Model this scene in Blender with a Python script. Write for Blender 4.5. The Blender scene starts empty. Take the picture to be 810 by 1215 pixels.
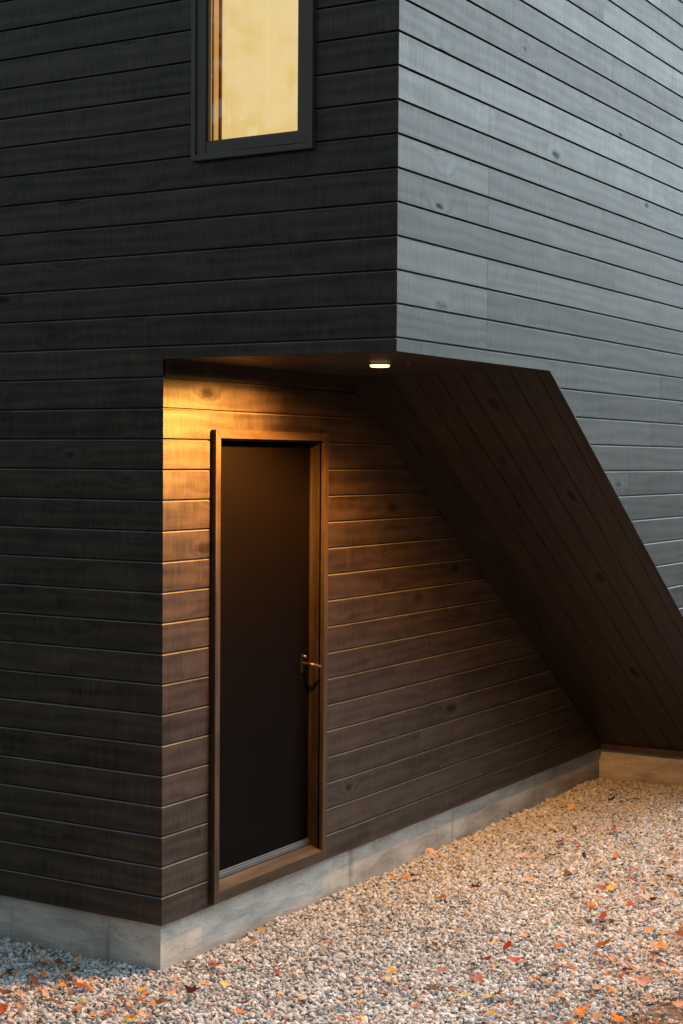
import bpy, math, random
import numpy as np
from mathutils import Vector, Matrix, noise
S = 0.14            # one board course in metres; the house is authored in board courses
ZG = 20.6           # height of the soffit datum above the gravel, in courses
W = 8.57            # width of the notch
SL = 0.675          # fall of the sloped soffit
Y0, ZS = 11.33, -0.42
rng = random.Random(7); nr = np.random.default_rng(7)
scene = bpy.context.scene
col = scene.collection
def P(x, y, z): return (x*S, y*S, (z+ZG)*S)

# ------------------------------------------------------------ mesh builder
class MB:
    def __init__(s): s.v=[]; s.f=[]; s.uv=[]; s.at=[]; s.cur=(0.5,0.5,0.5); s.edge=set()
    def quad(s, pts, uvs=None, flip=False):
        if flip: pts=pts[::-1]; uvs=uvs[::-1] if uvs else None
        i=len(s.v); s.v+=[tuple(p) for p in pts]; s.f.append(tuple(range(i,i+len(pts))))
        s.uv+= uvs if uvs else [(0,0)]*len(pts); s.at+=[s.cur]*len(pts)
    def box(s, a, b, along=1, uvo=(0,0)):
        # axis aligned box, uv: u runs along axis 'along'
        x0,y0,z0=a; x1,y1,z1=b
        c=[(x0,y0,z0),(x1,y0,z0),(x1,y1,z0),(x0,y1,z0),(x0,y0,z1),(x1,y0,z1),(x1,y1,z1),(x0,y1,z1)]
        o=[k for k in range(3) if k!=along]
        for q,na in (((0,3,2,1),2),((4,5,6,7),2),((0,1,5,4),1),((2,3,7,6),1),((1,2,6,5),0),((3,0,4,7),0)):
            pts=[c[k] for k in q]
            other=[k for k in o if k!=na] or o
            ot=other[0]
            if na==along: uvs=[(p[o[0]]*S+uvo[0],p[o[1]]*S+uvo[1]) for p in pts]
            else: uvs=[(p[along]*S+uvo[0],p[ot]*S+uvo[1]) for p in pts]
            s.quad(pts,uvs)
    def build(s, name, mat, parent=None, bevel=0, world=True):
        me=bpy.data.meshes.new(name)
        vs=[P(*v) for v in s.v] if world else s.v
        me.from_pydata(vs,[],s.f)
        uvl=me.uv_layers.new(name='UVMap'); uvl.data.foreach_set('uv',np.array(s.uv,dtype=np.float32).ravel())
        ca=me.attributes.new('brd','FLOAT_COLOR','POINT')
        a=np.ones((len(s.v),4),dtype=np.float32); a[:,:3]=s.at; ca.data.foreach_set('color',a.ravel())
        me.materials.append(mat)
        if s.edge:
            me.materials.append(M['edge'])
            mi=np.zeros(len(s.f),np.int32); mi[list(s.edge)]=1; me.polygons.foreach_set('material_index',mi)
        me.update()
        o=bpy.data.objects.new(name,me); col.objects.link(o)
        if parent: o.parent=parent
        if bevel:
            import bmesh
            bm=bmesh.new(); bm.from_mesh(me); bmesh.ops.remove_doubles(bm,verts=bm.verts,dist=1e-5); bm.to_mesh(me); bm.free()
            m=o.modifiers.new('bevel','BEVEL'); m.width=bevel; m.segments=2; m.limit_method='ANGLE'; m.angle_limit=math.radians(40)
        return o
def empty(name, loc):
    o=bpy.data.objects.new(name,None); o.location=loc; col.objects.link(o); return o
def tag(o,label=None,cat=None,group=None,kind=None):
    if label: o['label']=label
    if cat: o['category']=cat
    if group: o['group']=group
    if kind: o['kind']=kind
    return o

# ------------------------------------------------------------ materials
def newmat(name):
    m=bpy.data.materials.new(name); m.use_nodes=True; nt=m.node_tree
    b=nt.nodes['Principled BSDF']; return m,nt,b
def N(nt,t,**k):
    n=nt.nodes.new(t)
    for a,v in k.items(): setattr(n,a,v)
    return n
class G:
    """tiny node-graph helper"""
    def __init__(s,nt): s.nt=nt
    def put(s,sock,v):
        if hasattr(v,'node'): s.nt.links.new(v,sock)
        elif v is not None: sock.default_value=v
    def math(s,op,a,b=None,c=None,clamp=False):
        n=N(s.nt,'ShaderNodeMath',operation=op,use_clamp=clamp); s.put(n.inputs[0],a); s.put(n.inputs[1],b)
        if c is not None: s.put(n.inputs[2],c)
        return n.outputs[0]
    def comb(s,x,y,z):
        n=N(s.nt,'ShaderNodeCombineXYZ'); s.put(n.inputs[0],x); s.put(n.inputs[1],y); s.put(n.inputs[2],z); return n.outputs[0]
    def noise(s,vec,scale=1,detail=2,rough=.5,dist=0,out='Fac'):
        n=N(s.nt,'ShaderNodeTexNoise'); s.put(n.inputs['Vector'],vec); n.inputs['Scale'].default_value=scale
        n.inputs['Detail'].default_value=detail; n.inputs['Roughness'].default_value=rough; n.inputs['Distortion'].default_value=dist
        return n.outputs[out]
    def ramp(s,v,a,b,lo=0,hi=1,smooth=True):
        n=N(s.nt,'ShaderNodeMapRange'); 
        if smooth: n.interpolation_type='SMOOTHSTEP'
        s.put(n.inputs[0],v); n.inputs[1].default_value=a; n.inputs[2].default_value=b; n.inputs[3].default_value=lo; n.inputs[4].default_value=hi
        return n.outputs[0]
    def mix(s,f,a,b,mode='MIX'):
        n=N(s.nt,'ShaderNodeMix',data_type='RGBA',blend_type=mode); s.put(n.inputs[0],f)
        s.put(n.inputs[6],a if hasattr(a,'node') else (*a,1)); s.put(n.inputs[7],b if hasattr(b,'node') else (*b,1)); return n.outputs[2]
    def bump(s,h,strength,dist,normal=None):
        n=N(s.nt,'ShaderNodeBump'); s.put(n.inputs['Height'],h); n.inputs['Strength'].default_value=strength; n.inputs['Distance'].default_value=dist
        if normal: s.put(n.inputs['Normal'],normal)
        return n.outputs[0]
    def out(s,node,name): return node.outputs[name]

def wood_mat(name, dark, light, rough=.46, knots=1.0, streak=1.0, spec=.5, tone=.16):
    m,nt,b=newmat(name); g=G(nt)
    uv=N(nt,'ShaderNodeUVMap'); uv.uv_map='UVMap'
    sp=N(nt,'ShaderNodeSeparateXYZ'); nt.links.new(uv.outputs[0],sp.inputs[0]); u,v=sp.outputs[0],sp.outputs[1]
    at=N(nt,'ShaderNodeAttribute'); at.attribute_name='brd'
    sa=N(nt,'ShaderNodeSeparateColor'); nt.links.new(at.outputs['Color'],sa.inputs[0]); r1,r2,r3=sa.outputs[0],sa.outputs[1],sa.outputs[2]
    off=g.math('MULTIPLY',r1,91.7)
    # knots: sparse cells, long in u
    kv=g.comb(g.math('MULTIPLY',u,2.3),g.math('MULTIPLY',v,5.5),off)
    vo=N(nt,'ShaderNodeTexVoronoi',voronoi_dimensions='3D',feature='F1'); nt.links.new(kv,vo.inputs['Vector']); vo.inputs['Scale'].default_value=1.0; vo.inputs['Randomness'].default_value=.95
    kd=vo.outputs['Distance']
    kc=N(nt,'ShaderNodeSeparateColor'); nt.links.new(vo.outputs['Color'],kc.inputs[0])
    sparse=g.ramp(kc.outputs[0],.60,.66)
    jit=g.noise(g.comb(g.math('MULTIPLY',u,38),g.math('MULTIPLY',v,60),off),1,3,.65)
    ksz=g.math('ADD',.45,g.math('MULTIPLY',kc.outputs[1],1.1))
    kdj=g.math('DIVIDE',g.math('ADD',kd,g.math('MULTIPLY',g.math('SUBTRACT',jit,.5),.17)),ksz)
    kst=g.math('MULTIPLY',g.math('ADD',.35,g.math('MULTIPLY',kc.outputs[2],.65)),g.ramp(jit,.25,.6,.4,1.))
    core=g.math('MULTIPLY',g.ramp(kdj,.06,.14,1,0),sparse)
    halo=g.math('MULTIPLY',g.ramp(kd,.08,.36,1,0),sparse)
    ring=g.math('MULTIPLY',g.math('MULTIPLY',g.ramp(kdj,.12,.17),g.ramp(kdj,.19,.30,1,0)),sparse)
    # grain lines that bend round the knots
    warp=g.noise(g.comb(g.math('MULTIPLY',u,1.1),g.math('MULTIPLY',v,7),off),1,2,.5)
    gv=g.math('ADD',g.math('MULTIPLY',v,95),g.math('ADD',g.math('MULTIPLY',warp,15),g.math('MULTIPLY',halo,8)))
    rings=g.math('ADD',g.math('MULTIPLY',g.math('SINE',gv),.5),.5)
    fine=g.noise(g.comb(g.math('MULTIPLY',u,5),g.math('MULTIPLY',v,420),off),1,3,.65)
    # rough-sawn marks across the board
    saw=g.noise(g.comb(g.math('MULTIPLY',u,85),g.math('MULTIPLY',v,9),off),1,2,.6)
    bands=g.noise(g.comb(g.math('MULTIPLY',u,26),g.math('MULTIPLY',v,2.2),off),1,3,.6)
    blot=g.noise(g.comb(g.math('MULTIPLY',u,4.5),g.math('MULTIPLY',v,11),off),1,4,.6)
    f=g.math('ADD',g.math('MULTIPLY',rings,.18),g.math('MULTIPLY',fine,.26))
    f=g.math('ADD',f,g.math('MULTIPLY',blot,.62))
    f=g.math('ADD',f,g.math('MULTIPLY',g.math('SUBTRACT',saw,.5),.5*streak))
    f=g.math('ADD',f,g.math('MULTIPLY',g.math('SUBTRACT',bands,.5),.24*streak))
    f=g.math('ADD',f,g.math('MULTIPLY',g.math('SUBTRACT',r2,.5),tone))
    f=g.ramp(f,.18,.88,smooth=False)
    c=g.mix(f,dark,light)
    c=g.mix(g.math('MULTIPLY',halo,.4*knots),c,[x*.55 for x in dark])
    c=g.mix(g.math('MULTIPLY',ring,0.14*knots),c,light)
    c=g.mix(g.math('MULTIPLY',g.math('MULTIPLY',core,kst),.75*knots),c,[x*.25 for x in dark])
    nt.links.new(c,b.inputs['Base Color'])
    ro=g.math('ADD',rough-.14,g.math('ADD',g.math('MULTIPLY',blot,.22),g.math('ADD',g.math('MULTIPLY',bands,.14*streak),g.math('MULTIPLY',core,.15))))
    ro=g.math('ADD',ro,g.math('MULTIPLY',g.math('SUBTRACT',r3,.5),.09))
    g.put(b.inputs['Roughness'],ro); sv=g.math('ADD',.36,g.math('MULTIPLY',f,.66)); sv=g.math('ADD',sv,g.math('MULTIPLY',ring,.12*knots)); sv=g.math('MULTIPLY',sv,g.math('SUBTRACT',1.,g.math('MULTIPLY',core,.55))); g.put(b.inputs['Specular IOR Level'],g.math('MULTIPLY',sv,spec*1.35))
    h=g.math('ADD',g.math('MULTIPLY',fine,.45),g.math('MULTIPLY',saw,.55*streak))
    h=g.math('ADD',h,g.math('MULTIPLY',rings,.12))
    h=g.math('ADD',h,g.math('MULTIPLY',bands,.9*streak))
    h=g.math('SUBTRACT',h,g.math('MULTIPLY',core,.9))
    h=g.math('ADD',h,g.math('MULTIPLY',halo,.6*knots))
    nt.links.new(g.bump(h,.6,.0015),b.inputs['Normal'])
    return m

M={}
M['clad']=wood_mat('stained_cladding',(.007,.0045,.0027),(.038,.0215,.0095),rough=.46,spec=.5)
M['trim']=wood_mat('stained_trim',(.010,.0065,.004),(.058,.036,.018),rough=.45,knots=.6,streak=.35)
M['edge']=wood_mat('board_edge_highlight',(.06,.06,.058),(.13,.13,.125),rough=.4,knots=.3,streak=.2)  # lighter colour paints a sky highlight on the boards' top chamfers
M['jamb']=wood_mat('stained_jamb',(.006,.004,.0025),(.038,.024,.012),rough=.45,knots=.6,streak=.3)
M['sill']=wood_mat('worn_sill_wood',(.030,.024,.016),(.12,.095,.066),rough=.6,knots=.8,streak=.2,tone=.1)
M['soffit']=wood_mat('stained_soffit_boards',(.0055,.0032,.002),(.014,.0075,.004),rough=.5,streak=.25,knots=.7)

def plain(name,c,rough,metal=0,spec=.5,nscale=0,namp=.2,bump=0):
    m,nt,b=newmat(name); g=G(nt); b.inputs['Roughness'].default_value=rough; b.inputs['Metallic'].default_value=metal; b.inputs['Specular IOR Level'].default_value=spec
    tc=N(nt,'ShaderNodeTexCoord').outputs['Object']
    n=g.noise(tc,nscale or 12,4,.6)
    nt.links.new(g.mix(n,[x*(1-namp) for x in c],[x*(1+namp) for x in c]),b.inputs['Base Color'])
    g.put(b.inputs['Roughness'],g.math('ADD',rough-.06,g.math('MULTIPLY',n,.12)))
    if bump: nt.links.new(g.bump(n,bump,.001),b.inputs['Normal'])
    return m
M['door']=plain('painted_door_skin',(.0018,.0009,.0004),.7,nscale=5,spec=.05)
M['void']=plain('black_building_paper',(.012,.011,.010),.9)
M['metal']=plain('dark_bronze_metal',(.05,.045,.04),.35,metal=.9)
M['steel']=plain('worn_steel_handle',(.22,.14,.075),.4,metal=1.0)
M['alu']=plain('threshold_metal',(.16,.17,.18),.42,metal=.8)
M['winframe']=plain('painted_window_frame',(.062,.052,.042),.5,nscale=30,namp=.12,spec=.5)
M['white']=plain('lamp_housing_paint',(.10,.085,.07),.45)

def concrete_mat():
    m,nt,b=newmat('board_formed_concrete'); g=G(nt)
    uv=N(nt,'ShaderNodeUVMap'); uv.uv_map='UVMap'
    sp=N(nt,'ShaderNodeSeparateXYZ'); nt.links.new(uv.outputs[0],sp.inputs[0]); u,v=sp.outputs[0],sp.outputs[1]
    big=g.noise(g.comb(g.math('MULTIPLY',u,2.4),g.math('MULTIPLY',v,7),0.),1,4,.6)
    gr=g.noise(g.comb(g.math('MULTIPLY',u,3),g.math('ADD',g.math('MULTIPLY',v,60),g.math('MULTIPLY',big,18)),1.),1,3,.6)
    sp2=g.noise(g.comb(g.math('MULTIPLY',u,120),g.math('MULTIPLY',v,120),2.),1,3,.6)
    drip=g.noise(g.comb(g.math('MULTIPLY',u,9),g.math('MULTIPLY',v,1.0),3.),1,4,.7)
    vo=N(nt,'ShaderNodeTexVoronoi',feature='F1'); nt.links.new(g.comb(g.math('MULTIPLY',u,22),g.math('MULTIPLY',v,22),0.),vo.inputs['Vector']); vo.inputs['Scale'].default_value=1
    pk=N(nt,'ShaderNodeSeparateColor'); nt.links.new(vo.outputs['Color'],pk.inputs[0])
    pit=g.math('MULTIPLY',g.ramp(vo.outputs['Distance'],.04,.1,1,0),g.ramp(pk.outputs[0],.8,.84))
    f=g.math('ADD',g.math('MULTIPLY',big,.55),g.math('ADD',g.math('MULTIPLY',gr,.25),g.math('MULTIPLY',sp2,.2)))
    c=g.mix(g.ramp(f,.32,.68),(.22,.208,.188),(.55,.515,.465))
    c=g.mix(g.ramp(drip,.60,.78,0,.6),c,(.22,.14,.085))
    # form-panel joints: thin vertical seams with rusty streaks
    md=g.math('PINGPONG',g.math('ADD',u,.02),.62)
    seam=g.ramp(md,.002,.005,.6,0)
    stain=g.math('MULTIPLY',g.ramp(md,.006,.05,1,0),g.ramp(drip,.40,.6))
    c=g.mix(g.math('MULTIPLY',stain,.55),c,(.17,.125,.095))
    c=g.mix(g.math('MULTIPLY',pit,.8),c,(.06,.055,.05))
    dirt=g.ramp(g.math('ADD',v,g.math('MULTIPLY',g.math('SUBTRACT',big,.5),.12)),-2.92,-2.80,.55,0)
    c=g.mix(dirt,c,(.17,.145,.115))
    nt.links.new(c,b.inputs['Base Color']); b.inputs['Roughness'].default_value=.85; b.inputs['Specular IOR Level'].default_value=.25
    h=g.math('SUBTRACT',g.math('ADD',g.math('MULTIPLY',gr,.6),g.math('MULTIPLY',sp2,.35)),g.math('ADD',g.math('MULTIPLY',pit,1.5),g.math('MULTIPLY',seam,1.)))
    nt.links.new(g.bump(h,.6,.002),b.inputs['Normal'])
    return m
M['conc']=concrete_mat()

def rock_mat():
    m,nt,b=newmat('crushed_stone'); g=G(nt)
    at=N(nt,'ShaderNodeAttribute'); at.attribute_name='tint'
    tc=N(nt,'ShaderNodeTexCoord').outputs['Object']
    n=g.noise(tc,90,4,.65); n2=g.noise(tc,420,2,.6)
    k=g.math('ADD',.62,g.math('ADD',g.math('MULTIPLY',n,.5),g.math('MULTIPLY',n2,.26)))
    mu=N(nt,'ShaderNodeVectorMath',operation='SCALE'); nt.links.new(at.outputs['Color'],mu.inputs[0]); nt.links.new(k,mu.inputs['Scale'])
    nt.links.new(mu.outputs[0],b.inputs['Base Color']); b.inputs['Roughness'].default_value=.82; b.inputs['Specular IOR Level'].default_value=.25
    nt.links.new(g.bump(g.math('ADD',n,g.math('MULTIPLY',n2,.5)),.5,.002),b.inputs['Normal'])
    return m
M['rock']=rock_mat()

def soil_masks(g,tc):
    # world line from (4.8,2.7) to (5.9,9.4) courses: soil lies beyond it (larger x)
    sp=N(g.nt,'ShaderNodeSeparateXYZ'); g.nt.links.new(tc,sp.inputs[0])
    x=g.math('DIVIDE',sp.outputs[0],S); y=g.math('DIVIDE',sp.outputs[1],S)
    d=g.math('SUBTRACT',g.math('SUBTRACT',x,4.8),g.math('MULTIPLY',g.math('SUBTRACT',y,2.7),.16))
    return d
def ground_mat():
    m,nt,b=newmat('gravelly_ground'); g=G(nt)
    tc=N(nt,'ShaderNodeTexCoord').outputs['Object']
    vo=N(nt,'ShaderNodeTexVoronoi',feature='F1'); nt.links.new(tc,vo.inputs['Vector']); vo.inputs['Scale'].default_value=34
    ck=N(nt,'ShaderNodeSeparateColor'); nt.links.new(vo.outputs['Color'],ck.inputs[0])
    n=g.noise(tc,3,5,.6); n2=g.noise(tc,60,3,.6)
    grav=g.mix(ck.outputs[0],(.15,.145,.135),(.36,.35,.33))
    soil=g.mix(n2,(.11,.068,.042),(.27,.18,.12))
    d=soil_masks(g,tc); far=g.ramp(g.math('ADD',d,g.math('MULTIPLY',n,2.2)),1.2,2.2)
    # at the rocky patch the bed under the stones is fine dark grit
    sp=N(nt,'ShaderNodeSeparateXYZ'); nt.links.new(tc,sp.inputs[0])
    out1=g.ramp(g.math('ADD',sp.outputs[1],g.math('MULTIPLY',n,.5)),-2.2,-1.5,1,0)
    floor=g.mix(n2,(.025,.018,.010),(.075,.05,.028))
    c=g.mix(g.math('MAXIMUM',far,0.),grav,soil)
    c=g.mix(out1,c,floor)
    c=g.mix(g.ramp(sp.outputs[0],2.2,3.2),c,floor)
    nt.links.new(c,b.inputs['Base Color']); b.inputs['Roughness'].default_value=.95; b.inputs['Specular IOR Level'].default_value=.15
    h=g.math('ADD',g.math('MULTIPLY',vo.outputs['Distance'],-1.2),g.math('MULTIPLY',n2,.4))
    nt.links.new(g.bump(h,.9,.012),b.inputs['Normal']); return m
M['ground']=ground_mat()

LEAF={'n':(.12,.045,.022),'b':(.30,.085,.025),'t':(.50,.36,.16),'k':(.055,.032,.022),'r':(.46,.10,.022),'g':(.40,.36,.10),'o':(.62,.19,.025),
      'a':(.72,.33,.025),'y':(.72,.45,.05),'c':(.58,.085,.02),'p':(.60,.33,.20)}
def leaf_mat(k,c):
    m,nt,b=newmat('leaf_'+k); g=G(nt)
    oi=N(nt,'ShaderNodeObjectInfo'); tc=N(nt,'ShaderNodeTexCoord').outputs['Object']
    n=g.noise(tc,45,4,.65); n2=g.noise(tc,14,2,.5)
    hs=N(nt,'ShaderNodeHueSaturation'); g.put(hs.inputs['Value'],g.math('ADD',.7,g.math('MULTIPLY',oi.outputs['Random'],.6)))
    g.put(hs.inputs['Hue'],g.math('ADD',.488,g.math('MULTIPLY',oi.outputs['Random'],.024)))
    cc=g.mix(g.ramp(n,.35,.65),[x*.55 for x in c],[min(1,x*1.15) for x in c])
    cc=g.mix(g.ramp(n2,.55,.7,0,.5),cc,(c[0]*.5,c[1]*.4,c[2]*.5))
    nt.links.new(cc,hs.inputs['Color']); nt.links.new(hs.outputs[0],b.inputs['Base Color']); b.inputs['Roughness'].default_value=.6
    b.inputs['Specular IOR Level'].default_value=.3
    nt.links.new(g.bump(n,.5,.001),b.inputs['Normal'])
    return m
LM={k:leaf_mat(k,c) for k,c in LEAF.items()}

# ------------------------------------------------------------ board cladding
PROF=[(-.09,.018),(-.006,.018),(0.,.026),(0.,.934),(-.034,.966),(-.09,.972),(-.09,1.018)]
def boards(mb, mapf, rows, segf, seed, gap=.006, uo=0., zmin=-18.95, mitre0=0., mitre1=0.):
    """rows of grooved boards; mapf(u,z,d)->xyz ; segf(z)-> list of (u0,u1) free spans at height z (evaluated at row bottom/top)"""
    r=random.Random(seed)
    for k in rows:
        st=r.uniform(0,27.)
        joints=segf('joints',k,r)
        for sp in segf('spans',k,r):
            # sp: (zlo, zhi, ul(z), ur(z), mitreL, mitreR)
            zlo,zhi,ul,ur,ml,mr=sp
            prof=[(d,min(max(k+h,zlo),zhi)) for d,h in PROF]
            if zlo>k+.03: prof=[(-.09,zlo),(0.,zlo)]+[(d,min(k+h,zhi)) for d,h in PROF[3:]]
            cuts=[j for j in joints if ul(zlo)+.4<j<ur(zlo)-.4 and ul(zhi)+.4<j<ur(zhi)-.4]
            edges=[None]+cuts+[None]
            for i in range(len(edges)-1):
                lf=(lambda z,d,e=edges[i]: (ul(z)+ml*d) if e is None else e+gap)
                rf=(lambda z,d,e=edges[i+1]: (ur(z)+mr*d) if e is None else e-gap)
                # tone is constant for one board whichever span it falls in
                e0=edges[i] if edges[i] is not None else -999
                idx=sum(1 for j in joints if j<=lf(k+.5,0)+.05)
                rr=random.Random(seed*1000+k*31+idx*7)
                mb.cur=(rr.random(),rr.random(),rr.random())
                L=[];R=[];
                for d,z in prof: L.append((mapf(lf(z,d),z,d),(lf(z,d)*S+uo,(z+d)*S))); R.append((mapf(rf(z,d),z,d),(rf(z,d)*S+uo,(z+d)*S)))
                n=len(prof)
                for a in range(n-1):
                    if abs(prof[a][1]-prof[a+1][1])<1e-6 and abs(prof[a][0]-prof[a+1][0])<1e-6: continue
                    q=[L[a],R[a],R[a+1],L[a+1]]
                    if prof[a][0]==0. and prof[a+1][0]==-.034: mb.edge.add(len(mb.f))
                    mb.quad([x[0] for x in q],[x[1] for x in q])
                mb.quad([x[0] for x in L],[x[1] for x in L],flip=False)
                mb.quad([x[0] for x in R],[x[1] for x in R],flip=True)
    return mb

house=empty('timber_house',P(0,0,-ZG)); hm=house
tag(house,'dark stained timber-clad house with a sheltered notch cut under its front corner','house')
def hb(mb,name,mat,parent=None,bevel=0):
    o=mb.build(name,mat,None,bevel); o.parent=parent or house
    return o
TOP=30; BOT=-18.95
XL=-64.; YB=64.
cst=lambda c:(lambda z:c)
# --- front face (facing the camera's left): plane y=0, x from XL to 0
WX0,WX1,WZ0,WZ1=-7.40,-2.86,5.80,17.2
def segA(what,k,r):
    if what=='joints':
        j=[]; x=-2.-r.uniform(14,30)
        while x>XL: j.append(x); x-=r.uniform(20,28)
        return sorted(j)
    out=[]
    if k<-1: out.append((max(k,BOT),k+1.018,cst(XL),cst(-W),0,1))
    elif k==-1:
        out.append((k,k+1.018,cst(XL),cst(-W+.0),0,0)); out.append((ZS,k+1.018,cst(-W),cst(0),0,1))
    elif k+1.02<=WZ0 or k>=WZ1: out.append((k,k+1.018,cst(XL),cst(0),0,1))
    elif k<WZ0:
        out.append((k,WZ0-.0,cst(WX0),cst(WX1),0,0)); out.append((k,k+1.018,cst(XL),cst(WX0),0,0)); out.append((k,k+1.018,cst(WX1),cst(0),0,1))
    else: out.append((k,k+1.018,cst(XL),cst(WX0),0,0)); out.append((k,k+1.018,cst(WX1),cst(0),0,1))
    return out
mbA=boards(MB(),lambda u,z,d:(u,-d,z),range(-19,TOP),segA,11,uo=3.)
cladA=hb(mbA,'front_cladding',M['clad'])
# --- long side: plane x=0, y from 0 to YB
BJ={6:6.1,5:None,4:6.1,3:None,2:6.1,0:6.1,8:None,-2:25.44,-1:22.92,4.5:None}
def segB(what,k,r):
    if what=='joints':
        j=[]
        if k in (7,5,4,2,1,0): j.append(6.15); y=6.15+r.uniform(22,30)
        elif k==-2: j+= [25.44]; y=52
        elif k==-1: j+= [22.92]; y=48
        elif k==4: y=19.4
        else: y=r.uniform(16,30)
        while y<YB: j.append(y); y+=r.uniform(20,30)
        return sorted(set(j))
    edge=lambda z: Y0+max(0,ZS-z)/SL
    if k>=0: return [(k,k+1.018,cst(0),cst(YB),-1,0)]
    if k==-1: return [(ZS,k+1.018,cst(0),cst(YB),-1,0),(k,ZS,edge,cst(YB),0,0)]
    return [(max(k,BOT),k+1.018,edge,cst(YB),0,0)]
mbB=boards(MB(),lambda u,z,d:(d,u,z),range(-19,TOP),segB,23,uo=50.)
cladB=hb(mbB,'side_cladding',M['clad'])
# --- wall inside the notch: plane x=-W
DY0,DY1,DZ0,DZ1=2.76,9.95,-18.84,-2.70
def segD(what,k,r):
    if what=='joints':
        if k in (-2,): return [16.]
        y=r.uniform(13,26); return [y]
    end=lambda z: Y0+(ZS-z)/SL+.4 if z<ZS else Y0
    hi=min(k+1.018,ZS-.0)
    if k+1.02<=DZ1 and k>=DZ0: return [(max(k,BOT),hi,cst(0),cst(DY0),-1,0),(max(k,BOT),hi,cst(DY1),end,0,0)]
    if k<DZ0 : return [(k if k>BOT else BOT,hi,cst(0),cst(DY0),-1,0),(max(k,BOT),hi,cst(DY1),end,0,0),(max(k,BOT),DZ0,cst(DY0),cst(DY1),0,0)] 
    if k<DZ1: return [(k,hi,cst(0),cst(DY0),-1,0),(k,hi,cst(DY1),end,0,0),(DZ1,hi,cst(DY0),cst(DY1),0,0)]
    return [(k,hi,cst(0),end,-1,0)]
mbD=boards(MB(),lambda u,z,d:(-W+d,u,z),range(-19,0),segD,37,uo=120.)
cladD=hb(mbD,'notch_wall_cladding',M['clad'])
# --- hidden core of the house (behind the boards), roof
core=MB(); t=-.10
zc=BOT-.01
def poly(mb,pts): mb.quad(pts)
ye=lambda z:Y0+(ZS-z)/SL
# back and far walls + roof slab
core.quad([(XL,0.1,zc),(XL,0.1,TOP),(XL,YB,TOP),(XL,YB,zc)])
core.quad([(XL,YB,zc),(XL,YB,TOP),(-.1,YB,TOP),(-.1,YB,zc)])
# bottom plate under the cladding (closed underside)
core.quad([(XL,.1,BOT+.02),(-W-.1,.1,BOT+.02),(-W-.1,YB,BOT+.02),(XL,YB,BOT+.02)])
core.quad([(-W-.1,ye(BOT)+.2,BOT+.02),(-.1,ye(BOT)+.2,BOT+.02),(-.1,YB,BOT+.02),(-W-.1,YB,BOT+.02)])
hb(core,'rear_wall',M['void'])
roof=MB(); roof.box((XL-.3,-.3,TOP),(.3,YB+.3,TOP+1.2)); hb(roof,'roof',M['metal'])
# flat soffit: boards running along y, underside at z=ZS
def plank_panel(mb, xs, mapf, y0f, y1f, jointsf, th=.1, seed=3):
    for i,(xa,xb) in enumerate(xs):
        js=[y0f]+jointsf(i)+[y1f]
        for a,b_ in zip(js[:-1],js[1:]):
            rr=random.Random(seed*100+i*7+int(a*3)); mb.cur=(rr.random(),rr.random(),rr.random())
            g_=.035; c_=.022
            prof=[(xa,th),(xa,.03),(xa+g_*.3,.03),(xa+g_*.35,c_*.7),(xa+g_,0),(xb-.004,0),(xb-.004,th)]
            A=[(mapf(x,a+.008,h),((a)*S,x*S)) for x,h in prof]; B=[(mapf(x,b_-.008,h),((b_)*S,x*S)) for x,h in prof]
            for q in range(len(prof)-1):
                z=[A[q],A[q+1],B[q+1],B[q]]; mb.quad([w[0] for w in z],[w[1] for w in z],flip=True)
            mb.quad([w[0] for w in A],[w[1] for w in A]); mb.quad([w[0] for w in B],[w[1] for w in B],flip=True)
xs=[(-8.57,-8.55)]
xe=[-W,-7.57,-6.57,-5.57,-4.55,-3.55,-2.55,-1.55,-.55,-.004]
xs=list(zip(xe[:-1],xe[1:]))
sf=MB(); plank_panel(sf,[(-.004-8.566+i*0.952,-.004-8.566+(i+1)*.952) for i in range(9)] ,lambda x,y,h:(x,y,ZS+h),.004,Y0,lambda i:[],seed=5)
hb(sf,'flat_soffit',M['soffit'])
LEN=(ZS-BOT)/SL*math.hypot(1,SL)
cs=1/math.hypot(1,SL); sn=SL*cs
def slope_map(x,t,h): return (x, Y0+t*cs+h*sn, ZS-t*sn+h*cs)
ss=MB(); plank_panel(ss,xs,slope_map,.0,LEN-.25,lambda i:{4:[4.95],5:[4.95],6:[4.95],1:[19.],2:[27.],7:[22.]}.get(i,[]),seed=9)
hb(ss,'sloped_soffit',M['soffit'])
# backing above both soffits so no light leaks
bk=MB(); bk.quad([(-W-.2,-.0+.1,ZS+.12),(-.1,.1,ZS+.12),(-.1,Y0,ZS+.12),(-W-.2,Y0,ZS+.12)])
a=slope_map(-W-.2,0,.12); b_=slope_map(-.1,0,.12); c_=slope_map(-.1,LEN+.5,.12); d_=slope_map(-W-.2,LEN+.5,.12); bk.quad([a,b_,c_,d_])
hb(bk,'soffit_backing',M['void'])
# trim board closing the foot of the slope
ft=MB(); yf=ye(BOT); ft.cur=(.3,.4,.5); ft.box((-W+.01,yf-.42,BOT-.02),(-.01,yf+.2,BOT+.30),along=0); hb(ft,'slope_foot_trim',M['trim'],bevel=.002)
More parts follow.
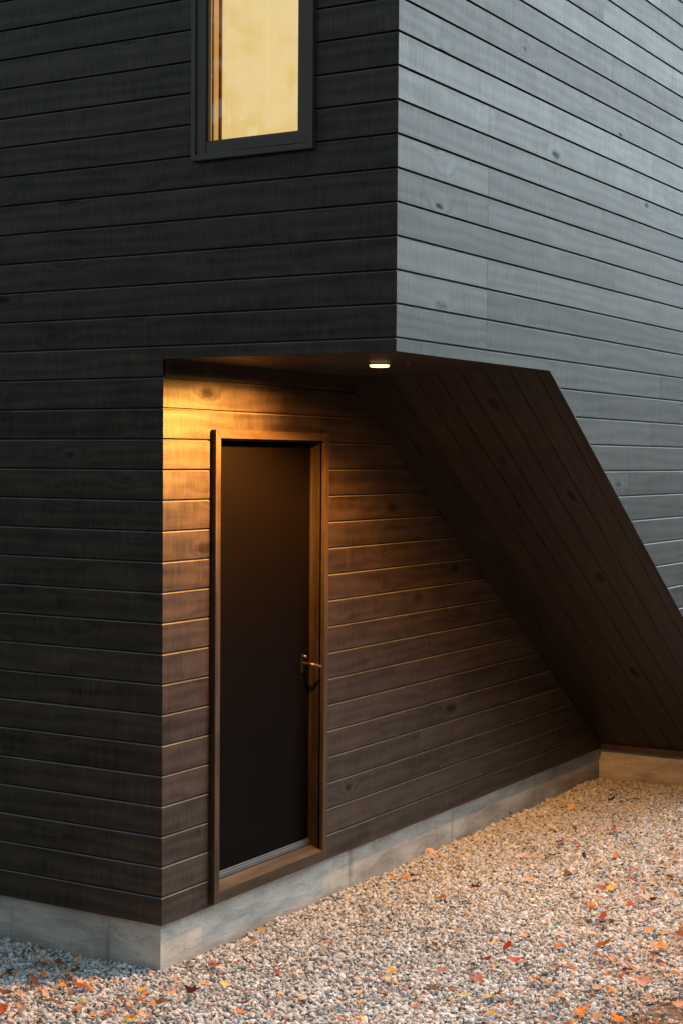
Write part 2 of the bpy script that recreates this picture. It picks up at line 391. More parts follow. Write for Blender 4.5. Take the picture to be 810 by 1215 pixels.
# foundation
fd=MB(); I=.19
x1=-W-I
def fbox(a,b): fd.box(a,b)
GZ=-ZG-1.5
yend=38.75
top=BOT+.015
def wallq(p,q,u0,flip=False):
    # vertical sheet from p to q with uv along the run, subdivided
    L=math.hypot(q[0]-p[0],q[1]-p[1])
    fd.quad([(p[0],p[1],GZ),(q[0],q[1],GZ),(q[0],q[1],top),(p[0],p[1],top)],[(u0,GZ*S),(u0+L*S,GZ*S),(u0+L*S,top*S),(u0,top*S)],flip)
wallq((XL,I),(x1,I),0.)
wallq((x1,I),(x1,yend),9.42)
wallq((x1,yend),(-I,yend),20.1)
wallq((-I,yend),(-I,YB),31.)
wallq((-I,YB),(XL,YB),40.); wallq((XL,YB),(XL,I),60.)
fd.quad([(XL,I,top),(x1,I,top),(x1,YB,top),(XL,YB,top)]); fd.quad([(x1,yend,top),(-I,yend,top),(-I,YB,top),(x1,YB,top)])
hb(fd,'foundation',M['conc'])

# ------------------------------------------------------------ door
TX=-W+.20; LX=-9.0
door=MB(); door.cur=(.5,.5,.5)
door.box((LX-.3,DY0+.2,-18.05),(LX,DY1-.15,DZ1-.42),along=2); dobj=hb(door,'door',M['door'],bevel=.002)
tag(dobj,'plain flush dark brown door leaf')
tr=MB()
T=.29; ZT,ZB=-2.655,-18.86
YL,YR=2.68,10.03
# mitred casing: left, right, head with real mitre joints
def casing(mb, outer, inner, cur, along):
    mb.cur=cur
    # outer/inner: two yz points each (start,end)
    o0,o1=outer; i0,i1=inner
    F=TX; B=-W-.02
    f=[(F,*o0),(F,*o1),(F,*i1),(F,*i0)]; b=[(B,p[1],p[2]) for p in f]
    def uvp(p): return (p[1]*S,p[2]*S) if along==1 else (p[2]*S,p[1]*S)
    def uvs(p): return ((p[1] if along==1 else p[2])*S,p[0]*S)
    mb.quad(f,[uvp(p) for p in f]); 
    for i in range(4):
        j=(i+1)%4; q=[f[j],f[i],b[i],b[j]]; mb.quad(q,[uvs(p) for p in q])
e=.004
casing(tr,((YL,ZB),(YL,ZT)),((YL+T,ZB),(YL+T,ZT-T)),(.2,.6,.3),2)
casing(tr,((YR,ZT),(YR,ZB)),((YR-T,ZT-T),(YR-T,ZB)),(.7,.45,.6),2)
casing(tr,((YL+e,ZT),(YR-e,ZT)),((YL+T+e,ZT-T),(YR-T-e,ZT-T)),(.9,.7,.2),1)
hb(tr,'door_casing',M['trim'],dobj,bevel=.0015)
jb=MB(); jx0=LX-.05; jx1=-W+.06
jb.cur=(.35,.5,.5); jb.box((jx0,YR-T+.0-.0,-18.6),(jx1,YR-T+.25,ZT-T+.2),along=2)
jb.cur=(.65,.5,.5); jb.box((jx0,YL+T-.25,-18.6),(jx1,YL+T,ZT-T+.2),along=2)
jb.cur=(.15,.5,.5); jb.box((jx0,YL+T+.003,ZT-T-.0),(jx1,YR-T-.003,ZT-T+.25),along=1)
# door stop
jb.cur=(.45,.6,.5); jb.box((LX+.003,YR-T-.07,-18.2),(LX+.10,YR-T-.002,ZT-T-.003),along=2)
jb.cur=(.4,.6,.5); jb.box((LX+.003,YL+T+.072,ZT-T-.07),(LX+.10,YR-T-.072,ZT-T-.003),along=1)
hb(jb,'door_jamb',M['jamb'],dobj,bevel=.0015)
si=MB(); si.cur=(.55,.7,.4)
y0_,y1_=YL+T+.004,YR-T-.004
za,zb,zd=-18.47,-18.24,-18.86
xf=TX-.012
sq=[(xf,za),(LX-.1,zb),(LX-.1,zd),(xf,zd)]
for i in range(2):
    a=sq[i]; b=sq[(i+1)%4]
A=[(x,y0_,z) for x,z in sq]; B=[(x,y1_,z) for x,z in sq]
q=[A[0],B[0],B[1],A[1]]; si.quad(q,[(p[1]*S,p[0]*S) for p in q])
sobj=hb(si,'door_sill',M['sill'],dobj)
sfb=MB(); sfb.cur=(.25,.35,.5)
q=[A[3],B[3],B[0],A[0]]; sfb.quad(q,[(p[1]*S,p[2]*S) for p in q]); q=[A[2],B[2],B[3],A[3]]; sfb.quad(q,[(p[1]*S,p[0]*S) for p in q])
hb(sfb,'sill_front',M['trim'],dobj)
th=MB(); th.box((LX-.02,y0_,-18.26),(LX+.10,y1_,-18.10)); th.box((LX+.0,y0_,-18.10),(LX+.055,y1_,-18.03)); hb(th,'threshold',M['alu'],dobj,bevel=.0015)

# tubes / lathes in metric local space
def tube(name, pts, rad, mat, parent, segs=12, flat=None):
    mb=MB(); rings=[]
    n=len(pts)
    for i,p in enumerate(pts):
        p=Vector(p); tdir=(Vector(pts[min(i+1,n-1)])-Vector(pts[max(i-1,0)])).normalized()
        up=Vector((0,0,1)) if abs(tdir.z)<.9 else Vector((0,1,0)); s=tdir.cross(up).normalized(); u=s.cross(tdir)
        r=rad[i] if isinstance(rad,(list,tuple)) else rad
        ru,rs=(r,r) if not flat else (r*flat[0],r*flat[1])
        rings.append([tuple(p+s*math.cos(a)*rs+u*math.sin(a)*ru) for a in [2*math.pi*k/segs for k in range(segs)]])
    for i in range(n-1):
        for k in range(segs):
            mb.quad([rings[i][k],rings[i][(k+1)%segs],rings[i+1][(k+1)%segs],rings[i+1][k]])
    mb.quad(rings[0][::-1]); mb.quad(rings[-1])
    o=mb.build(name,mat,None); o.parent=parent
    import bmesh
    bm=bmesh.new(); bm.from_mesh(o.data); bmesh.ops.remove_doubles(bm,verts=bm.verts,dist=1e-5); bmesh.ops.recalc_face_normals(bm,faces=bm.faces); bm.to_mesh(o.data); bm.free()
    for f in o.data.polygons: f.use_smooth=len(f.vertices)==4
    return o
hy,hz=9.18,-11.32
# rose plate, neck and a lever that points away from the hinge side, bending down slightly
rp=MB(); rp.box((LX+.0,hy-.11,hz-.36),(LX+.04,hy+.11,hz+.36),along=2); hb(rp,'lock_plate',M['metal'],dobj,bevel=.003)
tube('door_handle',[(LX+.03,hy,hz),(LX+.12,hy,hz),(LX+.26,hy,hz),(LX+.37,hy-.01,hz),(LX+.42,hy-.05,hz),(LX+.43,hy-.2,hz),(LX+.43,hy-.5,hz-.01),(LX+.43,hy-.80,hz-.03)][:5]+
     [(LX+.50,hy+.05,hz-.02),(LX+.56,hy+.16,hz-.05),(LX+.62,hy+.24,hz-.09),(LX+.68,hy+.30,hz-.10)],
     [.07,.065,.065,.065,.065,.065,.06,.055,.05],M['steel'],dobj)
tube('thumb_turn',[(LX+.04,hy,hz+.27),(LX+.12,hy,hz+.27),(LX+.2,hy+.05,hz+.28)],[.07,.06,.04],M['steel'],dobj)

# ------------------------------------------------------------ window
WY=-.16   # face of the outer frame in front of the cladding
wf=MB()
def frame_ring(mb,x0,x1,z0,z1,w,yf,yb):
    mb.box((x0,yf,z0),(x0+w,yb,z1),along=2); mb.box((x1-w,yf,z0),(x1,yb,z1),along=2)
    mb.box((x0+w,yf,z0),(x1-w,yb,z0+w)); mb.box((x0+w,yf,z1-w),(x1-w,yb,z1))
frame_ring(wf,WX0,WX1,WZ0,WZ1,.17,WY,.2)
win=hb(wf,'window',M['winframe'],bevel=.002); tag(win,'tall narrow dark framed window glowing warm yellow')
sa=MB(); frame_ring(sa,WX0+.19,WX1-.19,WZ0+.19,WZ1-.19,.36,WY+.06,.10); 
frame_ring(sa,WX0+.55,WX1-.55,WZ0+.55,WZ1-.55,.05,WY+.12,.09)
hb(sa,'window_sash',M['winframe'],win,bevel=.002)
def glass():
    m,nt,b=newmat('window_glass'); g=G(nt)
    out=nt.nodes['Material Output']; nt.nodes.remove(b)
    tr=N(nt,'ShaderNodeBsdfTransparent'); tr.inputs[0].default_value=(.93,.95,.93,1); gl=N(nt,'ShaderNodeBsdfGlossy'); gl.inputs['Roughness'].default_value=.015
    fr=N(nt,'ShaderNodeFresnel'); fr.inputs[0].default_value=2.2; mx=N(nt,'ShaderNodeMixShader')
    tc=N(nt,'ShaderNodeTexCoord').outputs['Object']
    nt.links.new(g.bump(g.noise(tc,1.3,1),0.06,.01),gl.inputs['Normal'])
    nt.links.new(fr.outputs[0],mx.inputs[0]); nt.links.new(tr.outputs[0],mx.inputs[1]); nt.links.new(gl.outputs[0],mx.inputs[2]); nt.links.new(mx.outputs[0],out.inputs[0]); return m
M['glass']=glass()
gp=MB(); gx0,gx1,gz0,gz1=WX0+.58,WX1-.58,WZ0+.58,WZ1-.58
gp.quad([(gx0,.05,gz0),(gx1,.05,gz0),(gx1,.05,gz1),(gx0,.05,gz1)]); hb(gp,'window_pane',M['glass'],win)
# curtain just inside, room light put in as emission, folds modelled; and the gap at its left showing the reveal
def curtain_mat(name,c,st,lo):
    m,nt,b=newmat(name); g=G(nt); b.inputs['Base Color'].default_value=(*c,1); b.inputs['Roughness'].default_value=.9
    tc=N(nt,'ShaderNodeTexCoord').outputs['Object']
    sp=N(nt,'ShaderNodeSeparateXYZ'); nt.links.new(tc,sp.inputs[0])
    n=g.noise(g.comb(g.math('MULTIPLY',sp.outputs[0],26),0.,g.math('MULTIPLY',sp.outputs[2],.5)),1,3,.6)
    b.inputs['Emission Color'].default_value=(*c,1); g.put(b.inputs['Emission Strength'],g.math('MULTIPLY',g.ramp(n,.3,.7,lo,1.,False),st))
    return m
M['curtain']=curtain_mat('self_lit_curtain',(1.,.70,.27),.93,.96)
M['reveal']=curtain_mat('self_lit_reveal',(.85,.48,.12),.75,.5)
cu=MB(); n=60; cx0,cx1=-6.68,-2.0
for i in range(n):
    f=lambda k:(cx0+(cx1-cx0)*k/n, 0.55+.012*math.sin(k*.9)+.008*math.sin(k*2.3+1))
    a=f(i); b=f(i+1); cu.quad([(a[0],a[1],WZ0),(b[0],b[1],WZ0),(b[0],b[1],WZ1),(a[0],a[1],WZ1)])
hb(cu,'curtain',M['curtain'],win)
rv=MB(); rv.quad([(-8.6,1.3,WZ0),(-5.0,1.3,WZ0),(-5.0,1.3,WZ1),(-8.6,1.3,WZ1)]); hb(rv,'window_reveal',M['reveal'],win)
bl=MB(); bl.box((-6.86,.6,WZ0),(-6.80,.7,WZ1),along=2); bl.box((-6.98,.4,WZ0),(-6.95,.46,WZ1),along=2); hb(bl,'curtain_edge',M['sill'],win)

# ------------------------------------------------------------ soffit lamp
LC=(-3.42,5.05)
lamp=empty('soffit_light',P(LC[0],LC[1],ZS)); tag(lamp,'small round glowing puck light fixed under the soffit near the overhanging corner','light')
def disc_lathe(name,prof,mat,segs=48):
    mb=MB(); R=[[ (LC[0]+r*math.cos(2*math.pi*k/segs),LC[1]+r*math.sin(2*math.pi*k/segs),z) for k in range(segs)] for r,z in prof]
    for i in range(len(prof)-1):
        for k in range(segs): mb.quad([R[i][k],R[i][(k+1)%segs],R[i+1][(k+1)%segs],R[i+1][k]])
    mb.quad(R[-1])
    o=mb.build(name,mat,None); 
    o.parent=lamp; o.matrix_parent_inverse=Matrix.Translation(Vector(lamp.location)).inverted()
    return o
def emis(name,c,st):
    m,nt,b=newmat(name); b.inputs['Base Color'].default_value=(.8,.75,.6,1); b.inputs['Emission Color'].default_value=(*c,1); b.inputs['Emission Strength'].default_value=st; return m
M['lens']=emis('lamp_lens',(1.,.58,.24),4.2)
disc_lathe('lamp_housing',[(.40,ZS+.0),(.40,ZS-.045),(.345,ZS-.055)],M['white'])
disc_lathe('lamp_lens',[(.33,ZS-.056),(.325,ZS-.10),(.29,ZS-.125),(.15,ZS-.135)],M['lens'])
sl_=bpy.data.lights.new('lamp_light','SPOT'); sl_.energy=1200; sl_.color=(1.,.41,.07); sl_.spot_size=math.radians(176); sl_.spot_blend=.2; sl_.shadow_soft_size=.03
sl_.use_nodes=True; lt=sl_.node_tree; lg=G(lt); em=lt.nodes['Emission']; ltc=N(lt,'ShaderNodeTexCoord'); lsp=N(lt,'ShaderNodeSeparateXYZ'); lt.links.new(ltc.outputs['Normal'],lsp.inputs[0]); nz_=lg.math('ABSOLUTE',lsp.outputs[2]); shade=lg.math('MULTIPLY',lg.ramp(lg.math('MULTIPLY',lsp.outputs[1],1.0),-.2,.5),lg.ramp(nz_,.28,.64,1.,0.)); lg.put(em.inputs['Strength'],lg.math('MULTIPLY',lg.math('MULTIPLY',lg.ramp(nz_,.45,1.,1.,.24,False),lg.ramp(nz_,.08,.62,.36,1.,False)),lg.math('SUBTRACT',1.,lg.math('MULTIPLY',shade,0.92))))  # output cut at shallow +y angles, invented to darken slope and far wall
slo=bpy.data.objects.new('lamp_light',sl_); col.objects.link(slo); slo.location=P(LC[0],LC[1],ZS-.24); slo.parent=lamp; slo.matrix_parent_inverse=Matrix.Translation(Vector(lamp.location)).inverted()
# small screw beside it
sm=MB(); sen=disc=None
mb=MB(); c0=(-2.35,5.1)
R=[[ (c0[0]+r*math.cos(2*math.pi*k/16),c0[1]+r*math.sin(2*math.pi*k/16),z) for k in range(16)] for r,z in [(.05,ZS),(.05,ZS-.04),(.03,ZS-.06)]]
for i in range(2):
    for k in range(16): mb.quad([R[i][k],R[i][(k+1)%16],R[i+1][(k+1)%16],R[i+1][k]])
mb.quad(R[-1]); o=mb.build('sensor_button',M['steel'],None); tag(o,'tiny metal screw head on the soffit beside the glowing light','screw')

# ------------------------------------------------------------ ground sheet
gm=MB(); g0=300.
gm.quad([(-g0,-g0,0),(g0,-g0,0),(g0,g0,0),(-g0,g0,0)]); gr=gm.build('ground',M['ground'],None,world=False); gr.location.z=-.012; tag(gr,kind='structure')
gr['label']='gravelly ground around the house'

# ------------------------------------------------------------ crushed stone
def ico(sub):
    import bmesh
    bm=bmesh.new(); bmesh.ops.create_icosphere(bm,subdivisions=sub,radius=1); bm.verts.ensure_lookup_table()
    v=np.array([x.co[:] for x in bm.verts]); f=np.array([[w.index for w in x.verts] for x in bm.faces]); bm.free(); return v,f
def templates(sub,n,nplanes):
    V0,F=ico(sub); out=[]
    for i in range(n):
        v=V0.copy()
        for _ in range(nplanes):
            d=nr.normal(size=3); d/=np.linalg.norm(d); h=nr.uniform(.36,.66)
            pr=v@d; over=np.maximum(pr-h,0); v=v-over[:,None]*d[None]*1.0
        v*=np.array([1.15,nr.uniform(.75,1.),nr.uniform(.6,.85)]); v+=nr.normal(size=v.shape)*.02
        out.append(v)
    return out,F
def in_foot(x,y):
    a=(x<-W-I-.02)&(y>I+.02); b=(y>yend-.05)&(x<.0)
    return a|b
def gravel(name,step,zlo,zhi,sub,rad,label,seed,lim):
    r_=np.random.default_rng(seed)
    x0,x1,y0,y1=lim
    gx,gy=np.meshgrid(np.arange(x0,x1,step),np.arange(y0,y1,step)); px=gx.ravel()+r_.uniform(-.5,.5,gx.size)*step; py=gy.ravel()+r_.uniform(-.5,.5,gx.size)*step
    keep=~in_foot(px,py)
    # wedge the photograph could plausibly see (with a generous margin for a step aside)
    keep&=(py>-14-0*px)&(px<13)
    keep&=~((px>2+0.0*py)&(py>34))
    # thin out over the bare soil patch by the drive
    d=(px-4.8)-(py-2.7)*.16
    nz=np.array([noise.noise((a*.9,b*.9,3.)) for a,b in zip(px,py)])
    dens=np.clip(1-(d+nz*1.1-.1)*1.0,.10,1); keep&=r_.uniform(size=px.size)<dens
    px,py=px[keep],py[keep]; n=len(px)
    T,F=templates(sub,14,11)
    q=r_.normal(size=(n,4)); q/=np.linalg.norm(q,axis=1)[:,None]
    w,x,y,z=q.T
    Rm=np.stack([1-2*(y*y+z*z),2*(x*y-z*w),2*(x*z+y*w),2*(x*y+z*w),1-2*(x*x+z*z),2*(y*z-x*w),2*(x*z-y*w),2*(y*z+x*w),1-2*(x*x+y*y)],1).reshape(n,3,3)
    sc=np.clip(r_.lognormal(0,.38,n),.45,1.9)*rad
    pz=r_.uniform(zlo,zhi,n)+.06*np.array([noise.noise((a*.35,b*.35,0.)) for a,b in zip(px,py)])*2
    tid=r_.integers(0,14,n); TV=np.stack(T)[tid]
    V=np.einsum('nij,nvj->nvi',Rm,TV)*sc[:,None,None]
    V[...,2]*=.85
    V+=np.stack([px,py,pz],1)[:,None,:]
    nv=TV.shape[1]; V=V.reshape(-1,3)*S
    FF=(F[None]+ (np.arange(n)*nv)[:,None,None]).reshape(-1,3)
    me=bpy.data.meshes.new(name); me.vertices.add(len(V)); me.vertices.foreach_set('co',V.astype(np.float32).ravel())
    me.loops.add(FF.size); me.loops.foreach_set('vertex_index',FF.ravel().astype(np.int32))
    me.polygons.add(len(FF)); me.polygons.foreach_set('loop_start',(np.arange(len(FF))*3).astype(np.int32))
    me.update(calc_edges=True)
    # tint per stone: mostly pale limestone grey, some blue-grey, some buff, few dark
    base=np.array([[.53,.53,.515],[.59,.59,.58],[.46,.465,.47],[.38,.39,.40],[.53,.51,.47],[.66,.66,.65],[.27,.27,.275],[.48,.44,.39]])
    pr=np.array([.26,.20,.16,.09,.11,.09,.05,.04]); ci=r_.choice(8,n,p=pr/pr.sum())
    c=.93*base[ci]*r_.uniform(.82,1.15,(n,1)); c=np.repeat(c,nv,axis=0)
    at=me.attributes.new('tint','FLOAT_COLOR','POINT'); a=np.ones((len(V),4),np.float32); a[:,:3]=c; at.data.foreach_set('color',a.ravel())
    me.materials.append(M['rock']); o=bpy.data.objects.new(name,me); col.objects.link(o)
    tag(o,label,'gravel',kind='stuff'); print(name,n,len(FF)); return o
gravel('gravel',.138,-.02,.05,2,.096,'pale grey crushed stone gravel covering the ground beside the house',1,(-22,11,-11,40))
gravel('gravel_bed',.165,-.11,-.02,1,.115,'lower layer of the crushed stone gravel beside the house',2,(-24,13,-12,40))

# ------------------------------------------------------------ fallen leaves
def leaf_mesh(seed,k,kind):
    r=random.Random(seed)
    if kind==0:   # maple: five pointed lobes with notches
        lob=[(-140,.55),(-118,.34),(-78,.85),(-52,.45),(-28,.72),(0,1.1)]
        pts=[]
        base=[(180,.12),(158,.50),(128,.40),(95,.82),(72,.55),(50,.92),(28,.50),(12,.78),(0,1.12)]
        half=[(a,rr*r.uniform(.88,1.1)) for a,rr in base]
        full=half+[(-a,rr*r.uniform(.88,1.1)) for a,rr in base[-2:0:-1]]
    else:         # oval, like birch or beech
        base=[(180,.75),(150,.62),(120,.48),(90,.42),(60,.46),(35,.62),(15,.85),(0,1.05)]
        full=base+[(-a,rr) for a,rr in base[-2:0:-1]]
        full=[(a,rr*r.uniform(.93,1.07)) for a,rr in full]
    n=len(full); cu=r.uniform(.25,.9); tw=r.uniform(-.5,.5); ph=r.uniform(0,6.28)
    def lift(x,y):
        rr=math.hypot(x,y); a=math.atan2(y,x)
        return cu*.42*x*x*math.cos(ph)**2+cu*.5*y*y+tw*.35*x*y+.10*math.sin(3*a+ph)*rr
    V=[(0,0,0)]
    for ring in (.5,1.):
        for a,rr in full:
            q=math.radians(a); R_=rr if ring==1 else rr*.5
            if ring==.5: R_=.5*(.45*rr+.35)
            x,y=R_*math.sin(q),R_*math.cos(q); V.append((x,y,lift(x,y)))
    F=[]
    for i in range(n):
        j=(i+1)%n; F.append((0,1+i,1+j)); F.append((1+i,1+n+i,1+n+j,1+j))
    # stalk
    b=len(V); V+=[(-.02,-.1,.0),(.02,-.1,.0),(.05,-.95,.12),(.02,-.95,.12),(.0,-.1,.03),(.035,-.95,.15)]
    F+=[(b,b+1,b+2,b+3),(b+1,b+4,b+5,b+2),(b+4,b,b+3,b+5)]
    me=bpy.data.meshes.new('leaf'); me.from_pydata([(x*.5,y*.5,z*.5) for x,y,z in V],[],F); me.materials.append(LM[k]); me.update()
    me.polygons.foreach_set('use_smooth',[True]*len(me.polygons))
    return me
LCACHE={}
CN={'n':'dark brown','b':'rust brown','t':'pale tan','k':'blackened brown','r':'red','g':'yellow green','o':'orange','a':'golden orange','y':'bright yellow','c':'crimson','p':'faded peach'}
LEAVES="-12.70,-2.67,n,0.47;-13.43,-1.37,n,0.36;-12.03,-1.12,b,0.35;-11.03,-2.03,t,0.40;-10.86,-1.72,k,0.46;-9.96,-1.06,k,0.40;-9.72,-2.67,r,0.68;-11.34,-3.01,n,0.52;-9.46,-4.17,n,0.50;-8.93,-4.98,o,0.38;-8.75,-3.81,g,0.33;-8.20,-3.56,o,0.33;-7.77,-3.56,n,0.33;-7.89,-1.90,a,0.39;-6.93,-1.68,o,0.33;-6.38,-1.24,b,0.67;-6.55,-0.41,a,0.45;-7.52,1.28,o,0.41;-7.26,1.24,b,0.46;-5.96,-0.13,y,0.39;-6.71,-4.11,g,0.69;-6.10,-3.47,o,0.54;-6.04,-3.09,o,0.32;-10.30,-5.57,r,0.55;-9.64,-5.93,c,0.38;-9.83,-5.28,p,0.38;-8.24,-4.97,o,0.32;-8.22,5.28,y,0.31;-7.72,3.96,p,0.30;-5.28,5.27,o,0.42;-4.93,4.93,p,0.36;-5.19,9.51,o,0.26;-4.34,7.47,t,0.37;-3.52,9.06,b,0.25;-2.53,7.10,o,0.30;-2.26,7.16,a,0.36;-1.98,7.45,b,0.36;-1.81,6.55,n,0.36;-6.14,3.30,o,0.30;-5.66,2.55,b,0.23;-5.25,1.78,r,0.34;-4.72,2.01,t,0.34;-4.28,2.19,n,0.29;-4.05,3.24,o,0.29;-2.20,3.99,a,0.40;-1.84,3.11,t,0.40;-2.53,4.82,o,0.23;-0.79,2.43,c,0.28;-1.10,1.40,o,0.22;-4.96,-0.27,o,0.28;-3.85,-0.13,o,0.27;-3.35,-0.18,r,0.33;-3.23,0.26,p,0.49;-4.46,-1.23,n,0.49;-4.03,-2.01,o,0.37;-1.95,0.42,a,0.49;-1.37,0.52,o,0.27;-1.26,-0.89,c,0.32;-0.66,-0.51,a,0.37;0.37,1.77,r,0.27;-0.22,3.07,p,0.50;-0.05,1.78,p,0.33;0.26,1.09,r,0.27;-3.23,-1.69,p,0.37;-1.79,4.34,o,0.29;-0.77,4.78,p,0.35;-0.07,12.23,a,0.39;-1.66,10.36,t,0.38;-0.58,8.44,y,0.43;-0.05,8.32,r,0.67;-2.27,9.00,r,0.37;-0.12,6.01,b,0.47;0.02,6.51,o,0.41;0.55,5.91,o,0.35;0.75,7.07,c,0.47;0.47,4.75,b,0.69;1.33,6.81,n,0.29;1.25,5.34,t,0.40;1.53,9.31,o,0.43;2.07,8.55,o,0.36;2.52,7.55,o,0.29;2.69,7.87,o,0.30;2.37,6.64,p,0.46;2.24,5.57,o,0.40;2.56,5.66,o,0.34;2.85,5.65,p,0.40;2.37,4.12,c,0.33;1.72,3.25,t,0.50;0.93,2.85,g,0.55;1.33,2.11,n,0.27;3.52,3.83,t,0.50;4.71,6.04,o,0.51;5.37,7.13,p,0.69;4.25,5.76,p,0.51;4.50,10.94,a,0.80;5.25,9.16,o,0.42;5.73,8.53,r,0.47;4.60,12.84,b,0.76;5.15,11.24,p,0.55;1.93,11.17,p,0.56;2.67,10.36,b,0.61;1.02,13.03,p,0.65;1.44,13.30,r,0.52;1.80,13.40,p,0.58;1.62,10.85,o,0.31;4.56,8.41,p,0.47;4.54,3.67,p,0.54;5.75,3.56,o,0.54;5.28,3.18,p,0.48;6.96,5.61,p,0.55;6.03,5.85,b,0.56;5.39,6.47,t,0.57;2.89,14.85,o,0.39;2.92,12.38,o,0.32;3.04,12.82,o,0.32;3.49,12.74,p,0.57;2.38,2.41,o,0.27;2.37,1.97,y,0.32;-5.72,32.65,n,0.69;-6.79,30.16,a,0.42;-7.06,31.56,n,0.34;-8.73,27.40,b,0.49;-3.32,26.77,o,0.71;-3.65,27.74,r,0.48;-2.96,25.66,o,0.39;-4.48,23.21,n,0.53;-3.81,20.83,r,0.44;-3.79,20.33,n,0.51;-1.51,24.73,n,0.54;-1.64,29.83,p,0.57;-3.37,28.73,b,0.41;-5.07,26.44,p,0.48;-4.32,14.55,b,0.55;-3.10,16.80,p,0.56;-1.89,18.17,p,0.78;-1.86,18.97,r,0.36;-4.28,19.86,t,0.44;-4.94,20.29,p,0.52;-1.19,19.86,n,0.57;-2.63,21.58,k,0.37;-1.42,22.17,p,0.59;0.15,20.08,p,0.64;0.61,18.84,b,0.49;0.94,20.57,b,0.50;1.55,20.34,o,0.50;1.66,18.75,o,0.42;-0.09,17.07,b,0.55;0.25,17.29,a,0.48;1.37,16.99,c,0.41;1.81,16.71,p,0.61;2.22,16.69,b,0.41;0.57,14.57,o,0.40;-0.71,15.68,p,0.47;1.34,22.42,o,0.59;0.83,22.93,p,0.67;0.87,21.48,n,0.36;-2.25,14.43,p,0.34;2.01,15.61,n,0.40;-3.96,12.94,r,0.27;-9.14,21.36,r,0.38;-7.70,13.90,a,0.41;-7.17,14.84,n,0.49;-7.21,14.20,o,0.35;-6.40,13.53,p,0.48;-4.83,12.67,b,0.53;-5.17,9.53,o,0.32;-6.46,10.68,p,0.39;-8.39,18.79,p,0.52;-8.11,13.34,p,0.34"
items=[]
for s in LEAVES.split(';'):
    x,y,c,sz=s.split(','); items.append([float(x),float(y),c,float(sz)*.72])
rx=random.Random(77)
for _ in range(100):
    t=rx.random()
    if t<.35: x,y=rx.uniform(-14,-6),rx.gauss(-3.2,1.6)
    elif t<.75: x,y=rx.gauss(5.0,1.5),rx.gauss(7,4.5)
    else: x,y=rx.uniform(-6,5),rx.uniform(-5,26)
    if x<-W-I-.2 and y>.1 or (x<-8.2) and y>0: continue
    items.append([x,y,rx.choice('oobbpapnor'),rx.uniform(.16,.30)])
def region(x,y):
    r_=x*.859+y*.512; f_=x*-.512+y*.859+41
    if x< -W and y<1.2: return 'beside the left foundation' if y>-2.6 else 'left of the foundation corner'
    if x>4.2 and y<5.5: return 'on the bare soil patch'
    if x>3.0 and y<12: return 'beside the soil patch'
    if y<-1.2: return 'on nearest gravel before foundation corner'
    if y<2.2: return 'right of the foundation corner'
    if x<-4.5 and y<14: return 'along the foundation by the door'
    if y<5.5: return 'on foreground gravel near the soil'
    if y<10: return 'on gravel in front of door'
    if y<15: return 'on gravel just beyond the door'
    if y<22: return 'on mid gravel under the overhang' if x<0 else 'on outer gravel at right edge'
    return 'on far gravel by sloped soffit'
def add_leaf(x,y,c,sz,i,flat=False):
    r=random.Random(1000+i); kind=0 if r.random()<.62 else 1; key=(c,kind,r.randrange(3))
    if key not in LCACHE: LCACHE[key]=leaf_mesh(hash_(key),c,kind)
    o=bpy.data.objects.new('fallen_leaf',LCACHE[key]); col.objects.link(o)
    s=sz*S*1.6; o.scale=(s,s,s); o.rotation_euler=(r.uniform(-.55,.55),r.uniform(-.55,.55),r.uniform(0,6.28))
    if r.random()<.25: o.rotation_euler.x+=math.pi*.9
    o.location=(x*S,y*S,.031+r.uniform(0,.006))
    return o
def hash_(k): return sum(ord(ch) for ch in k[0])*97+k[1]*31+k[2]*7
lobjs=[]
for i,(x,y,c,sz) in enumerate(items):
    o=add_leaf(x,y,c,sz,i); shp='maple leaf' if random.Random(1000+i).random()<.62 else 'oval leaf'
    lab='%s%s %s %s'%('large ' if sz>.36 else 'small ' if sz<.25 else '',CN[c],shp,region(x,y))
    # how far right it lies as seen from the front yard, and how near
    lobjs.append((o,lab,x*.859+y*.512,x*-.512+y*.859))
from collections import defaultdict
grp=defaultdict(list)
for t_ in lobjs: grp[t_[1]].append(t_)
for lab,ts in grp.items():
    ts.sort(key=lambda t_:t_[2]); n_=len(ts)
    pre=['']*n_
    if n_==2: pre=['left of two: ','right of two: ']
    elif n_==3: pre=['leftmost of three: ','middle of three: ','rightmost of three: ']
    elif n_>3:
        pre=['one of several: ']*n_; pre[0]='leftmost of several: '; pre[-1]='rightmost of several: '
    for t_,p_ in zip(ts,pre): tag(t_[0],p_+lab,'leaf',group='fallen autumn leaves on the gravel')
# crumbled leaf litter: tiny flakes nobody could count
lit=MB(); r=random.Random(5); lv=[]; lf=[]; lc=[]
def litter(n,fn):
    for _ in range(n):
        x,y=fn(); 
        if (x<-W-I and y>I) : continue
        a=r.uniform(0,6.28); s=r.uniform(.05,.13); z=r.uniform(.07,.13); t1,t2=r.uniform(-.5,.5),r.uniform(-.5,.5)
        i=len(lv); m=r.choice([3,4,5])
        for k in range(m):
            q=a+k*6.28/m+r.uniform(-.4,.4); dx,dy=math.cos(q)*s*r.uniform(.6,1.2),math.sin(q)*s*r.uniform(.5,1); lv.append(((x+dx)*S,(y+dy)*S,(z+dx*t1+dy*t2)*S))
        lf.append(tuple(range(i,i+m))); c=r.choice([(.30,.10,.04),(.12,.05,.028),(.55,.20,.04),(.50,.30,.20),(.48,.27,.18),(.2,.09,.05)]); lc.extend([c]*m)
litter(520,lambda:(r.uniform(-16,-7),r.gauss(-3,2.2)))
litter(380,lambda:(r.uniform(-8,5),r.uniform(-7,4)))
litter(330,lambda:(r.gauss(0,4),r.uniform(2,36)))
litter(900,lambda:(r.gauss(5.6,2.0),r.gauss(7,5)))
